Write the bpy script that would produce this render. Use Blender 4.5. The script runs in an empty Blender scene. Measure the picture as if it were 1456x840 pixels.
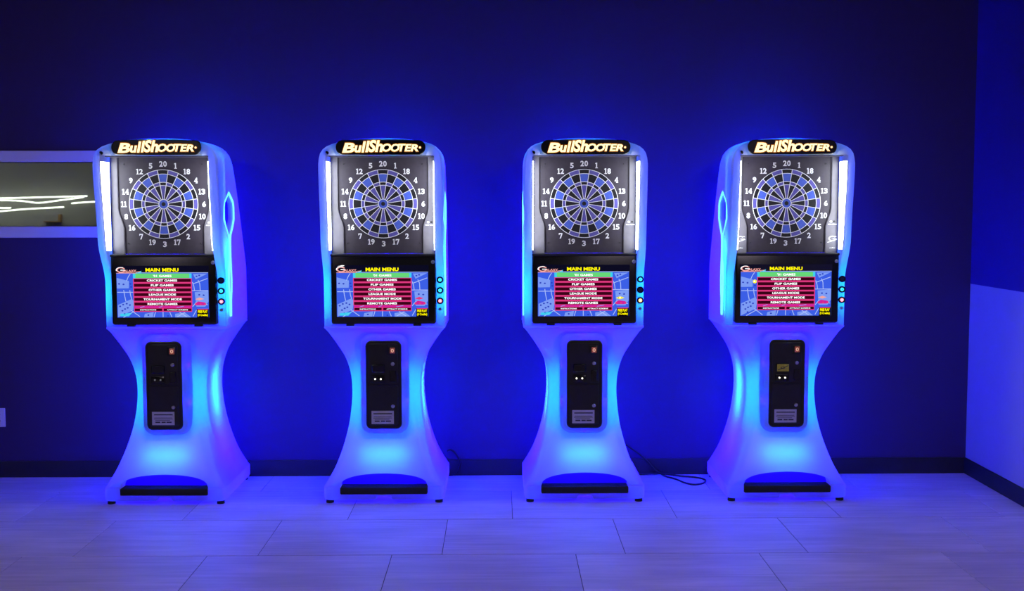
import bpy, bmesh, math, random
from mathutils import Matrix, Vector

random.seed(7)
scene = bpy.context.scene
COL = scene.collection

# ---------------------------------------------------------------- camera
F_PX, W_PX, H_PX = 1555.8, 1456.0, 840.0
cam_d = bpy.data.cameras.new('camera')
cam = bpy.data.objects.new('camera', cam_d)
COL.objects.link(cam)
cam_d.sensor_fit = 'HORIZONTAL'
cam_d.sensor_width = 36.0
cam_d.lens = 36.0 * F_PX / W_PX
cam_d.shift_y = -10.5 / W_PX
cam_d.clip_start = 0.05
cam.matrix_world = (Matrix.Translation((0, 0, 1.7003)) @ Matrix.Rotation(-0.0117, 4, 'Z')
                    @ Matrix.Rotation(math.radians(90 - 4.172), 4, 'X') @ Matrix.Rotation(-0.0016, 4, 'Z'))
scene.camera = cam

# ---------------------------------------------------------------- world, room light, exposure
world = bpy.data.worlds.new('world'); scene.world = world
world.use_nodes = True
world.node_tree.nodes['Background'].inputs[0].default_value = (0.6, 0.5, 1.0, 1)
world.node_tree.nodes['Background'].inputs[1].default_value = 0.015

def area_light(name, loc, rot, sx, sy, power, color):
    d = bpy.data.lights.new(name, 'AREA'); d.shape = 'RECTANGLE'; d.size = sx; d.size_y = sy
    d.energy = power; d.color = color
    o = bpy.data.objects.new(name, d); COL.objects.link(o)
    o.location = loc; o.rotation_euler = rot
    return o
area_light('ceiling_light', (-3.2, 1.5, 3.1), (math.radians(12), 0, 0), 1.2, 0.6, 31, (1.0, 0.84, 1.0))
area_light('ceiling_light', (2.0, 1.5, 3.1), (math.radians(12), 0, 0), 1.2, 0.6, 31, (1.0, 0.84, 1.0))

vs = scene.view_settings
vs.view_transform = 'Standard'; vs.look = 'None'; vs.exposure = 0.0; vs.gamma = 1.0
vs.use_curve_mapping = False

# LED power (watts) and colours inside every machine
BLUE = (0.010, 0.0, 1.0)
WING = (0.015, 0.07, 1.0)
CYAN = (0.0, 0.36, 1.0)
TEAL = (0.0, 0.9, 0.75)
P_BLUE, P_CYAN = 6.6, 1.0

# ---------------------------------------------------------------- helpers
def lin(h):
    h = h.lstrip('#')
    v = [int(h[i:i + 2], 16) / 255 for i in (0, 2, 4)]
    return tuple(c / 12.92 if c <= 0.04045 else ((c + 0.055) / 1.055) ** 2.4 for c in v)

MATS = {}
def pmat(name, color, rough=0.5, metal=0.0, spec=0.5, noise=None, emit=None, estr=0.0):
    """Principled material; noise = (scale xyz, amount) multiplies the colour a little."""
    if name in MATS: return MATS[name]
    m = bpy.data.materials.new(name); m.use_nodes = True
    nt = m.node_tree; b = nt.nodes['Principled BSDF']
    b.inputs['Base Color'].default_value = (*color, 1)
    b.inputs['Roughness'].default_value = rough
    b.inputs['Metallic'].default_value = metal
    b.inputs['Specular IOR Level'].default_value = spec
    if noise:
        sc, amt = noise
        tc = nt.nodes.new('ShaderNodeTexCoord'); mp = nt.nodes.new('ShaderNodeMapping')
        mp.inputs['Scale'].default_value = sc
        nz = nt.nodes.new('ShaderNodeTexNoise'); nz.inputs['Scale'].default_value = 1.0
        nz.inputs['Detail'].default_value = 5
        rp = nt.nodes.new('ShaderNodeMapRange')
        rp.inputs[1].default_value = 0.25; rp.inputs[2].default_value = 0.75
        rp.inputs[3].default_value = 1 - amt; rp.inputs[4].default_value = 1 + amt
        mx = nt.nodes.new('ShaderNodeVectorMath'); mx.operation = 'SCALE'
        mx.inputs[0].default_value = color
        nt.links.new(tc.outputs['Object'], mp.inputs[0]); nt.links.new(mp.outputs[0], nz.inputs['Vector'])
        nt.links.new(nz.outputs[0], rp.inputs[0]); nt.links.new(rp.outputs[0], mx.inputs['Scale'])
        nt.links.new(mx.outputs[0], b.inputs['Base Color'])
    if emit:
        b.inputs['Emission Color'].default_value = (*emit, 1)
        b.inputs['Emission Strength'].default_value = estr
    MATS[name] = m
    return m

def emat(name, color, strength=1.0):
    if name in MATS: return MATS[name]
    m = bpy.data.materials.new(name); m.use_nodes = True
    nt = m.node_tree; nt.nodes.clear()
    o = nt.nodes.new('ShaderNodeOutputMaterial'); e = nt.nodes.new('ShaderNodeEmission')
    e.inputs[0].default_value = (*color, 1); e.inputs[1].default_value = strength
    nt.links.new(e.outputs[0], o.inputs[0])
    MATS[name] = m
    return m

def shell_mat():
    """milky translucent moulded plastic, lit from inside by LEDs"""
    m = bpy.data.materials.new('milky_plastic'); m.use_nodes = True
    nt = m.node_tree; nt.nodes.clear()
    o = nt.nodes.new('ShaderNodeOutputMaterial')
    tr = nt.nodes.new('ShaderNodeBsdfTranslucent'); tr.inputs[0].default_value = (0.92, 0.92, 0.95, 1)
    df = nt.nodes.new('ShaderNodeBsdfDiffuse'); df.inputs[0].default_value = (0.42, 0.42, 0.48, 1)
    gl = nt.nodes.new('ShaderNodeBsdfGlossy'); gl.inputs[0].default_value = (1, 1, 1, 1); gl.inputs['Roughness'].default_value = 0.35
    m1 = nt.nodes.new('ShaderNodeMixShader'); m1.inputs[0].default_value = 0.28
    m2 = nt.nodes.new('ShaderNodeMixShader'); m2.inputs[0].default_value = 0.03
    nt.links.new(tr.outputs[0], m1.inputs[1]); nt.links.new(df.outputs[0], m1.inputs[2])
    nt.links.new(m1.outputs[0], m2.inputs[1]); nt.links.new(gl.outputs[0], m2.inputs[2])
    nt.links.new(m2.outputs[0], o.inputs[0])
    return m
SHELL = shell_mat()
def shade_tint_mat():
    m = SHELL.copy(); m.name = 'shade_tinted_plastic'  # shell plastic tinted darker to put recess shade into its colour
    for n in m.node_tree.nodes:
        if n.type == 'BSDF_TRANSLUCENT': n.inputs[0].default_value = (0.5, 0.1, 0.75, 1)
        if n.type == 'BSDF_DIFFUSE': n.inputs[0].default_value = (0.03, 0.02, 0.25, 1)
    return m
SHADE_TINT = shade_tint_mat()
BLACK = pmat('black_plastic', (0.012, 0.012, 0.014), 0.35, noise=((30, 30, 30), 0.15))
BLACKGLOSS = pmat('black_gloss', (0.008, 0.008, 0.010), 0.22, noise=((20, 20, 20), 0.1))
RUBBER = pmat('rubber', (0.01, 0.01, 0.012), 0.7, noise=((60, 60, 60), 0.2))
PLATE = pmat('board_plate', (0.042, 0.032, 0.048), 0.55, noise=((40, 40, 40), 0.12))
PANELG = pmat('board_side_panel', (0.14, 0.125, 0.15), 0.5, noise=((30, 30, 30), 0.1))
SEG_K = pmat('segment_black', (0.006, 0.005, 0.008), 0.5, noise=((80, 80, 80), 0.2))
SEG_B = pmat('segment_blue', (0.075, 0.13, 0.62), 0.45, noise=((80, 80, 80), 0.1))
SEG_V = pmat('segment_violet', (0.12, 0.10, 0.42), 0.45, noise=((80, 80, 80), 0.1))
WHITE = pmat('white_print', (0.88, 0.86, 0.88), 0.5, noise=((50, 50, 50), 0.04))
STEEL = pmat('steel', (0.6, 0.6, 0.62), 0.3, 1.0, noise=((80, 80, 80), 0.1))
PAPER = pmat('paper', (0.62, 0.62, 0.66), 0.8, noise=((40, 40, 40), 0.05))
INK = pmat('ink', (0.05, 0.05, 0.08), 0.8, noise=((90, 90, 90), 0.2))
YEL = pmat('yellow_sticker', (0.65, 0.60, 0.05), 0.6, noise=((90, 90, 90), 0.2))
STRIP = emat('white_led_diffuser', (0.86, 0.95, 1.0), 13.0)
STRIPBODY = pmat('strip_body', (0.3, 0.3, 0.33), 0.5, noise=((40, 40, 40), 0.1))
RIM = emat('slot_led', (0.16, 0.85, 1.0), 1.6)

def new_obj(name, mesh, parent=None, loc=None):
    o = bpy.data.objects.new(name, mesh); COL.objects.link(o)
    if parent: o.parent = parent
    if loc: o.location = loc
    return o

def mesh_from(name, verts, faces, mats, fmi=None, smooth=None):
    me = bpy.data.meshes.new(name)
    me.from_pydata([tuple(v) for v in verts], [], faces)
    for m in (mats if isinstance(mats, (list, tuple)) else [mats]): me.materials.append(m)
    if fmi: me.polygons.foreach_set('material_index', fmi)
    me.update()
    if smooth is not None:
        me.shade_smooth(); me.set_sharp_from_angle(angle=math.radians(smooth))
    return me

class MB:
    """collects simple solids into one mesh"""
    def __init__(self): self.v, self.f, self.m = [], [], []
    def add(self, verts, faces, mi=0):
        n = len(self.v); self.v += [tuple(v) for v in verts]
        self.f += [tuple(i + n for i in f) for f in faces]; self.m += [mi] * len(faces)
    def box(self, x0, x1, y0, y1, z0, z1, mi=0):
        self.add([(x0, y0, z0), (x1, y0, z0), (x1, y1, z0), (x0, y1, z0), (x0, y0, z1), (x1, y0, z1), (x1, y1, z1), (x0, y1, z1)],
                 [(0, 3, 2, 1), (4, 5, 6, 7), (0, 1, 5, 4), (1, 2, 6, 5), (2, 3, 7, 6), (3, 0, 4, 7)], mi)
    def bbox(self, x0, x1, y0, y1, z0, z1, b=0.004, mi=0):
        """box with a chamfer on every edge"""
        bm = bmesh.new(); bmesh.ops.create_cube(bm, size=1)
        for v in bm.verts:
            v.co = Vector(((x0 + x1) / 2 + v.co.x * (x1 - x0), (y0 + y1) / 2 + v.co.y * (y1 - y0), (z0 + z1) / 2 + v.co.z * (z1 - z0)))
        bmesh.ops.bevel(bm, geom=bm.edges[:], offset=b, segments=2, affect='EDGES', profile=0.5)
        bm.verts.index_update()
        self.add([v.co[:] for v in bm.verts], [tuple(v.index for v in f.verts) for f in bm.faces], mi); bm.free()
    def prism(self, loops, mi=0, cap0=True, cap1=True):
        """loops: list of equal-length vertex loops, skinned in order"""
        n = len(loops[0]); base = []
        for l in loops: base += l
        fs = []
        for k in range(len(loops) - 1):
            for i in range(n):
                j = (i + 1) % n
                fs.append((k * n + i, k * n + j, (k + 1) * n + j, (k + 1) * n + i))
        if cap0: fs.append(tuple(reversed(range(n))))
        if cap1: fs.append(tuple(range((len(loops) - 1) * n, len(loops) * n)))
        self.add(base, fs, mi)
    def mesh(self, name, mats, smooth=None): return mesh_from(name, self.v, self.f, mats, self.m, smooth)

def fix_normals(me):
    bm = bmesh.new(); bm.from_mesh(me); bmesh.ops.recalc_face_normals(bm, faces=bm.faces[:]); bm.to_mesh(me); bm.free()

def rrect(hw, hh, r, n=6, cx=0, cz=0):
    """rounded rectangle outline (x,z), counter-clockwise"""
    pts = []
    for (sx, sz, a0) in ((1, 1, 0), (-1, 1, 90), (-1, -1, 180), (1, -1, 270)):
        for k in range(n + 1):
            a = math.radians(a0 + 90 * k / n)
            pts.append((cx + sx * (hw - r) + r * math.cos(a), cz + sz * (hh - r) + r * math.sin(a)))
    return pts

def rr_solid(hw, hh, r, cx, cz, stations, mi=0, mb=None, n=6):
    """front facing (-y) rounded rectangle solid; stations = (inset, y) from back to front"""
    mb = mb or MB()
    loops = []
    for ins, y in stations:
        loops.append([(x, y, z) for x, z in rrect(hw - ins, hh - ins, max(r - ins, 0.001), n, cx, cz)])
    mb.prism(loops, mi)
    return mb

def disc(mb, cx, cz, r, y0, y1, n=20, mi=0, bev=0.0):
    loops = []
    for rr, y in ((r, y1), (r, y0 + bev), (r - bev, y0)) if bev else ((r, y1), (r, y0)):
        loops.append([(cx + rr * math.cos(2 * math.pi * i / n), y, cz + rr * math.sin(2 * math.pi * i / n)) for i in range(n)])
    mb.prism(loops, mi)

def interp(tab, z):
    """smooth (Catmull-Rom) interpolation in a table of (z, value)"""
    if z <= tab[0][0]: return tab[0][1]
    if z >= tab[-1][0]: return tab[-1][1]
    for i in range(len(tab) - 1):
        if tab[i][0] <= z <= tab[i + 1][0]: break
    z0, a = tab[i]; z1, b = tab[i + 1]
    pa = tab[i - 1] if i > 0 else tab[i]; pb = tab[i + 2] if i + 2 < len(tab) else tab[i + 1]
    h = z1 - z0; t = (z - z0) / h
    ma = (b - pa[1]) / (z1 - pa[0]); mb_ = (pb[1] - a) / (pb[0] - z0)
    return ((2 * t ** 3 - 3 * t * t + 1) * a + (t ** 3 - 2 * t * t + t) * h * ma + (-2 * t ** 3 + 3 * t * t) * b + (t ** 3 - t * t) * h * mb_)

def sstep(a, b, x):
    t = min(1, max(0, (x - a) / (b - a))); return t * t * (3 - 2 * t)

# text with the built-in font -> flat polygons
_GL = {}
def glyph(s, bold=0.0, shear=0.0):
    key = (s, bold, shear)
    if key in _GL: return _GL[key]
    c = bpy.data.curves.new('txt', 'FONT'); c.body = s; c.offset = bold; c.shear = shear; c.resolution_u = 3
    o = bpy.data.objects.new('txt', c); COL.objects.link(o)
    dg = bpy.context.evaluated_depsgraph_get(); dg.update()
    me = o.evaluated_get(dg).to_mesh()
    vs_ = [(v.co.x, v.co.y) for v in me.vertices]; fs = [tuple(p.vertices) for p in me.polygons]
    o.evaluated_get(dg).to_mesh_clear()
    bpy.data.objects.remove(o); bpy.data.curves.remove(c)
    x0 = min(v[0] for v in vs_); x1 = max(v[0] for v in vs_); y0 = min(v[1] for v in vs_); y1 = max(v[1] for v in vs_)
    _GL[key] = ([((v[0] - x0) / (x1 - x0), (v[1] - y0) / (y1 - y0)) for v in vs_], fs, (x1 - x0) / (y1 - y0))
    return _GL[key]

class Flat(MB):
    """flat print in a vertical plane facing -y"""
    def text(self, s, x0, x1, z0, z1, y, mi=0, bold=0.0, shear=0.0):
        vs_, fs, asp = glyph(s, bold, shear)
        self.add([(x0 + u * (x1 - x0), y, z0 + v * (z1 - z0)) for u, v in vs_], fs, mi)
    def poly(self, pts, y, mi=0):
        a = sum(pts[i][0] * pts[(i + 1) % len(pts)][1] - pts[(i + 1) % len(pts)][0] * pts[i][1] for i in range(len(pts)))
        if a < 0: pts = pts[::-1]
        self.add([(x, y, z) for x, z in pts], [tuple(range(len(pts)))], mi)
    def rect(self, x0, x1, z0, z1, y, mi=0): self.poly([(x0, z0), (x1, z0), (x1, z1), (x0, z1)], y, mi)
    def line(self, pts, w, y, mi=0):
        for (ax, az), (bx, bz) in zip(pts, pts[1:]):
            dx, dz = bx - ax, bz - az; l = math.hypot(dx, dz) or 1
            nx, nz = -dz / l * w / 2, dx / l * w / 2
            self.poly([(ax + nx, az + nz), (bx + nx, bz + nz), (bx - nx, bz - nz), (ax - nx, az - nz)], y, mi)
    def ring(self, cx, cz, r0, r1, y, mi=0, a0=0, a1=360, n=40, sx=1.0, sz=1.0):
        for i in range(n):
            p = [math.radians(a0 + (a1 - a0) * k / n) for k in (i, i + 1)]
            self.poly([(cx + sx * r0 * math.cos(p[0]), cz + sz * r0 * math.sin(p[0])), (cx + sx * r1 * math.cos(p[0]), cz + sz * r1 * math.sin(p[0])),
                       (cx + sx * r1 * math.cos(p[1]), cz + sz * r1 * math.sin(p[1])), (cx + sx * r0 * math.cos(p[1]), cz + sz * r0 * math.sin(p[1]))], y, mi)
    def dot(self, cx, cz, r, y, mi=0, n=14, sx=1.0):
        self.poly([(cx + sx * r * math.cos(2 * math.pi * i / n), cz + r * math.sin(2 * math.pi * i / n)) for i in range(n)], y, mi)

def boolean(me, cutters):
    o = new_obj('tmp', me); cs = []
    for c in cutters:
        co = new_obj('tmp_cut', c); cs.append(co)
        md = o.modifiers.new('b', 'BOOLEAN'); md.operation = 'DIFFERENCE'; md.solver = 'EXACT'; md.object = co
    dg = bpy.context.evaluated_depsgraph_get(); dg.update()
    out = bpy.data.meshes.new_from_object(o.evaluated_get(dg))
    for x in [o] + cs: bpy.data.objects.remove(x)
    return out

def tag(o, label=None, cat=None, group=None, kind=None):
    if label: o['label'] = label
    if cat: o['category'] = cat
    if group: o['group'] = group
    if kind: o['kind'] = kind
    return o

def tube(pts, r, n=8, sub=6):
    """round tube along a smooth path"""
    P = [Vector(p) for p in pts]; path = []
    for i in range(len(P) - 1):
        p0 = P[max(i - 1, 0)]; p1 = P[i]; p2 = P[i + 1]; p3 = P[min(i + 2, len(P) - 1)]
        for k in range(sub):
            t = k / sub
            path.append(0.5 * ((2 * p1) + (p2 - p0) * t + (2 * p0 - 5 * p1 + 4 * p2 - p3) * t * t + (3 * p1 - p0 - 3 * p2 + p3) * t ** 3))
    path.append(P[-1]); loops = []
    up = Vector((0.13, 0.2, 1)).normalized()
    for i, p in enumerate(path):
        d = (path[min(i + 1, len(path) - 1)] - path[max(i - 1, 0)]).normalized()
        a = d.cross(up); a = a.normalized() if a.length > 1e-4 else Vector((1, 0, 0)); b = d.cross(a)
        loops.append([tuple(p + r * (math.cos(2 * math.pi * k / n) * a + math.sin(2 * math.pi * k / n) * b)) for k in range(n)])
    mb = MB(); mb.prism(loops); return mb

# ================================================================ THE SETTING
WY, XR, XL, YF, ZC = 6.894, 2.9906, -5.2, -1.5, 3.25      # back wall, right wall, left end, front end, ceiling
BOARD_Y = 6.3514
WALLP = pmat('navy_wall_paint', (0.036, 0.018, 0.096), 0.6, noise=((3, 3, 3), 0.05))
WALLU = pmat('blue_wall_paint', (0.045, 0.022, 0.20), 0.6, noise=((3, 3, 3), 0.05))
WALLW = pmat('white_wall_paint', (0.46, 0.40, 0.47), 0.6, noise=((3, 3, 3), 0.04))
TRIMW = pmat('white_trim_paint', (0.84, 0.84, 0.88), 0.5, noise=((6, 6, 6), 0.04))
BASEB = pmat('black_vinyl_base', (0.016, 0.016, 0.024), 0.5, noise=((12, 12, 12), 0.15))
CEILP = pmat('ceiling_paint', (0.08, 0.08, 0.10), 0.9, noise=((4, 4, 4), 0.05))
GREYW = pmat('grey_room_paint', (0.34, 0.34, 0.31), 0.8, noise=((2, 2, 2), 0.08))

WX0, WX1, WZ0, WZ1 = -4.10, -2.18, 1.592, 1.992           # window opening
mb = MB()
T = 0.14
mb.box(XL, XR + 0.12, WY, WY + T, 0, WZ0); mb.box(XL, XR + 0.12, WY, WY + T, WZ1, ZC)
mb.box(XL, WX0, WY, WY + T, WZ0, WZ1); mb.box(WX1, XR + 0.12, WY, WY + T, WZ0, WZ1)
tag(new_obj('wall_back', mb.mesh('wall_back', WALLP)), kind='structure')
mb = MB()
mb.box(XR, XR + 0.12, YF, WY, 0, 1.218, 0); mb.box(XR, XR + 0.12, YF, WY, 1.218, ZC, 1)
tag(new_obj('wall_right', mb.mesh('wall_right', [WALLW, WALLU])), kind='structure')
mb = MB(); mb.box(XL, XR + 0.12, YF, WY + T, ZC, ZC + 0.1)
tag(new_obj('ceiling', mb.mesh('ceiling', CEILP)), kind='structure')
mb = MB(); mb.bbox(XL, XR - 0.012, WY - 0.012, WY, 0, 0.103, 0.003)
tag(new_obj('baseboard_back', mb.mesh('baseboard_back', BASEB)), kind='structure')
mb = MB(); mb.bbox(XR - 0.012, XR, YF, WY, 0, 0.103, 0.003)
tag(new_obj('baseboard_right', mb.mesh('baseboard_right', BASEB)), kind='structure')

# floor: grout bed and separate long tiles
def tile_mat():
    m = bpy.data.materials.new('wood_look_tile'); m.use_nodes = True
    nt = m.node_tree; b = nt.nodes['Principled BSDF']; N = nt.nodes.new; L = nt.links.new
    tc = N('ShaderNodeTexCoord'); oi = N('ShaderNodeObjectInfo')
    ad = N('ShaderNodeVectorMath'); ad.operation = 'ADD'
    cx = N('ShaderNodeCombineXYZ'); ml = N('ShaderNodeMath'); ml.operation = 'MULTIPLY'; ml.inputs[1].default_value = 37
    L(oi.outputs['Random'], ml.inputs[0]); L(ml.outputs[0], cx.inputs[0]); L(ml.outputs[0], cx.inputs[1])
    L(tc.outputs['Object'], ad.inputs[0]); L(cx.outputs[0], ad.inputs[1])
    mp = N('ShaderNodeMapping'); mp.inputs['Scale'].default_value = (2.0, 34, 1); L(ad.outputs[0], mp.inputs[0])
    nz = N('ShaderNodeTexNoise'); nz.inputs['Detail'].default_value = 7; nz.inputs['Scale'].default_value = 1; nz.inputs['Roughness'].default_value = 0.62
    L(mp.outputs[0], nz.inputs['Vector'])
    mp2 = N('ShaderNodeMapping'); mp2.inputs['Scale'].default_value = (1.6, 4.5, 1); L(ad.outputs[0], mp2.inputs[0])
    n2 = N('ShaderNodeTexNoise'); n2.inputs['Detail'].default_value = 3; n2.inputs['Scale'].default_value = 1; L(mp2.outputs[0], n2.inputs['Vector'])
    mx = N('ShaderNodeMath'); mx.operation = 'MULTIPLY_ADD'; mx.inputs[1].default_value = 0.55; L(nz.outputs[0], mx.inputs[0])
    m3 = N('ShaderNodeMath'); m3.operation = 'MULTIPLY'; m3.inputs[1].default_value = 0.45; L(n2.outputs[0], m3.inputs[0]); L(m3.outputs[0], mx.inputs[2])
    cr = N('ShaderNodeValToRGB')
    cr.color_ramp.elements[0].position = 0.30; cr.color_ramp.elements[0].color = (0.56, 0.47, 0.53, 1)
    cr.color_ramp.elements[1].position = 0.66; cr.color_ramp.elements[1].color = (0.90, 0.77, 0.86, 1)
    L(mx.outputs[0], cr.inputs[0])
    mr = N('ShaderNodeMapRange'); mr.inputs[3].default_value = 0.92; mr.inputs[4].default_value = 1.06; L(oi.outputs['Random'], mr.inputs[0])
    sc = N('ShaderNodeVectorMath'); sc.operation = 'SCALE'; L(cr.outputs[0], sc.inputs[0]); L(mr.outputs[0], sc.inputs['Scale'])
    L(sc.outputs[0], b.inputs['Base Color'])
    b.inputs['Roughness'].default_value = 0.42
    bp = N('ShaderNodeBump'); bp.inputs['Strength'].default_value = 0.12; bp.inputs['Distance'].default_value = 0.002
    L(nz.outputs[0], bp.inputs['Height']); L(bp.outputs[0], b.inputs['Normal'])
    return m
TILE = tile_mat()
GROUT = pmat('grout', (0.13, 0.12, 0.125), 0.9, noise=((40, 40, 40), 0.2))
TROW, TLEN, GAP = 0.6125, 0.906, 0.0034
Y0T = 5.284 - 7 * TROW
mb = MB(); mb.box(XL, XR + 0.12, YF, Y0T, -0.1, 0.0, 1); mb.box(XL, XR + 0.12, Y0T, WY + T, -0.1, -0.003, 0)
floor = tag(new_obj('floor', mb.mesh('floor', [GROUT, TILE])), kind='structure')
tile_cache = {}
offs = {0: -0.532, 1: -0.286, 2: 0.070, 3: 0.37}
for row in range(-6, 4):
    ya = 5.284 + (row - 1) * TROW
    yb = min(ya + TROW, WY)
    if ya >= WY: continue
    off = offs.get(row, (row * 0.31) % TLEN)
    k = math.floor((XL - off) / TLEN)
    while off + k * TLEN < XR:
        xa = max(off + k * TLEN, XL); xb = min(off + (k + 1) * TLEN, XR); k += 1
        w, d = xb - xa - GAP, yb - ya - 2 * GAP
        if w < 0.03: continue
        key = (round(w, 3), round(d, 3))
        if key not in tile_cache:
            hx, hy, c = w / 2, d / 2, 0.0012
            t = MB()
            t.prism([[(-hx, -hy, -0.010), (hx, -hy, -0.010), (hx, hy, -0.010), (-hx, hy, -0.010)],
                     [(-hx, -hy, -c), (hx, -hy, -c), (hx, hy, -c), (-hx, hy, -c)],
                     [(-hx + c, -hy + c, 0), (hx - c, -hy + c, 0), (hx - c, hy - c, 0), (-hx + c, hy - c, 0)]])
            tile_cache[key] = t.mesh('floor_tile', TILE)
        new_obj('floor_tile', tile_cache[key], floor, ((xa + xb) / 2, (ya + yb) / 2, 0))

# window with white trim and a pane, dim grey room behind it
win = bpy.data.objects.new('window_1', None); COL.objects.link(win); win.location = ((WX0 + WX1) / 2, WY, WZ0)
tag(win, kind='structure')
def rel(mb, name, mat, parent, smooth=None):
    o = parent.location
    mb.v = [(x - o.x, y - o.y, z - o.z) for x, y, z in mb.v]
    return new_obj(name, mb.mesh(name, mat, smooth), parent)
for nm, (a, b_, c, d) in (('trim_top', (WX0 - 0.07, WX1 + 0.07, WZ1, WZ1 + 0.07)), ('trim_bottom', (WX0 - 0.07, WX1 + 0.07, WZ0 - 0.07, WZ0)),
                          ('trim_side', (WX0 - 0.07, WX0, WZ0, WZ1)), ('trim_side', (WX1, WX1 + 0.07, WZ0, WZ1))):
    m_ = MB(); m_.bbox(a, b_, WY - 0.018, WY + 0.10, c, d, 0.003); rel(m_, nm, TRIMW, win)
def pane_mat():
    m = bpy.data.materials.new('window_glass'); m.use_nodes = True
    nt = m.node_tree; nt.nodes.clear()
    o = nt.nodes.new('ShaderNodeOutputMaterial'); t = nt.nodes.new('ShaderNodeBsdfRefraction'); t.inputs[0].default_value = (0.90, 0.92, 0.88, 1)
    t.inputs['Roughness'].default_value = 0.2; t.inputs['IOR'].default_value = 1.05
    g = nt.nodes.new('ShaderNodeBsdfGlossy'); g.inputs['Roughness'].default_value = 0.05
    x = nt.nodes.new('ShaderNodeMixShader'); x.inputs[0].default_value = 0.06
    nt.links.new(t.outputs[0], x.inputs[1]); nt.links.new(g.outputs[0], x.inputs[2]); nt.links.new(x.outputs[0], o.inputs[0])
    return m
m_ = MB(); m_.box(WX0, WX1, WY + 0.05, WY + 0.056, WZ0, WZ1); rel(m_, 'pane', pane_mat(), win)

RY = 8.05
mb = MB(); mb.box(XL - 1, -0.6, RY, RY + 0.1, 0, 2.9); mb.box(-0.7, -0.6, WY + T, RY, 0, 2.9); mb.box(XL - 1, XL - 0.9, WY + T, RY, 0, 2.9)
mb.box(XL - 1, -0.6, WY + T, RY, 2.9, 3.0); mb.box(XL - 1, -0.6, WY + T, RY, -0.1, 0)
area_light('adjoining_fill', (-3.4, 7.1, 2.6), (0, 0, 0), 1.8, 0.3, 6, (1.0, 0.98, 0.88))  # unseen fill lamp added to lift the grey wall behind the pane
tag(new_obj('wall_adjoining', mb.mesh('wall_adjoining', GREYW)), kind='structure')
ROPE = emat('rope_led', (0.93, 1.0, 0.90), 3.5)
ropes = [
    ([(-4.6, 1.768), (-4.2, 1.772), (-3.72, 1.777), (-3.03, 1.793)], 'straight topmost light rope on the grey wall seen through the window'),
    ([(-4.6, 1.775), (-4.1, 1.768), (-3.72, 1.765), (-3.52, 1.760), (-3.38, 1.745), (-3.23, 1.762), (-3.05, 1.785)], 'sagging light rope just under the topmost one behind the window'),
    ([(-4.6, 1.655), (-4.1, 1.67), (-3.72, 1.681), (-3.47, 1.70), (-3.19, 1.714)], 'lowest slanting light rope behind the window'),
    ([(-4.6, 1.706), (-3.72, 1.708), (-3.57, 1.709)], 'short light rope above the lowest one at the window left end'),
    ([(-3.12, 1.741), (-2.9, 1.753), (-2.4, 1.755)], 'light rope running behind the dart machine at the window right end'),
]
for ri, (pts, lab) in enumerate(ropes):
    m_ = tube([(x * 0.981, RY - 0.09 - 0.016 * ri, z) for x, z in pts], 0.0045, 8, 5)
    o = new_obj('rope_light', m_.mesh('rope_light', ROPE, 60)); tag(o, lab, 'light', 'light ropes beyond the window')
m_ = MB(); m_.bbox(-3.212, -3.190, RY - 0.03, RY, 1.604, 1.662, 0.003); m_.bbox(-3.32, -3.205, RY - 0.03, RY, 1.604, 1.613, 0.003)
tag(new_obj('wall_bracket', m_.mesh('wall_bracket', pmat('amber_wood', (0.34, 0.20, 0.06), 0.5, noise=((30, 30, 30), 0.2)))),
    'small amber bracket low on the grey wall behind the window', 'bracket')

# ================================================================ DART MACHINES
# local frame: x right, y into the wall (board and screen plane y=0), z up
HW, ZB, ZTOPO = 0.342, 1.02, 2.0       # half width, cabinet underside, top of board opening
OPX = 0.298
half = [(0.0, 2.096), (0.05, 2.0955), (0.10, 2.0935), (0.15, 2.0895), (0.20, 2.083), (0.24, 2.075), (0.275, 2.064), (0.300, 2.050), (0.318, 2.032), (0.331, 2.010), (0.338, 1.983), (HW, 1.95)]
zs = [1.95 - 0.035 * k for k in range(1, 26)] + [1.055, ZB]
side_r = half + [(HW, z) for z in zs]
OUT = [(-x, z) for x, z in reversed(side_r)] + side_r[1:]       # bottom-left, over the top, bottom-right
NO = len(OUT)
def yfront(x, z):
    w = -0.165 + 0.045 * (1 - sstep(1.5, 1.95, z))
    w *= sstep(1.27, 1.53, z)
    w -= 0.022 * (1 - sstep(1.27, 1.53, z))
    if z > 1.95: w += 0.055 * (1 - sstep(0.265, 0.335, abs(x)))
    return w
def yback(z): return interp([(1.0, 0.512), (1.28, 0.509), (1.36, 0.50), (1.81, 0.305), (2.02, 0.185), (2.08, 0.14), (2.2, 0.13)], z)

def onormal(i):
    a = OUT[max(i - 1, 0)]; b = OUT[min(i + 1, NO - 1)]
    dx, dz = b[0] - a[0], b[1] - a[1]; l = math.hypot(dx, dz)
    return (dz / l, -dx / l)          # pointing inwards (path runs clockwise)

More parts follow.
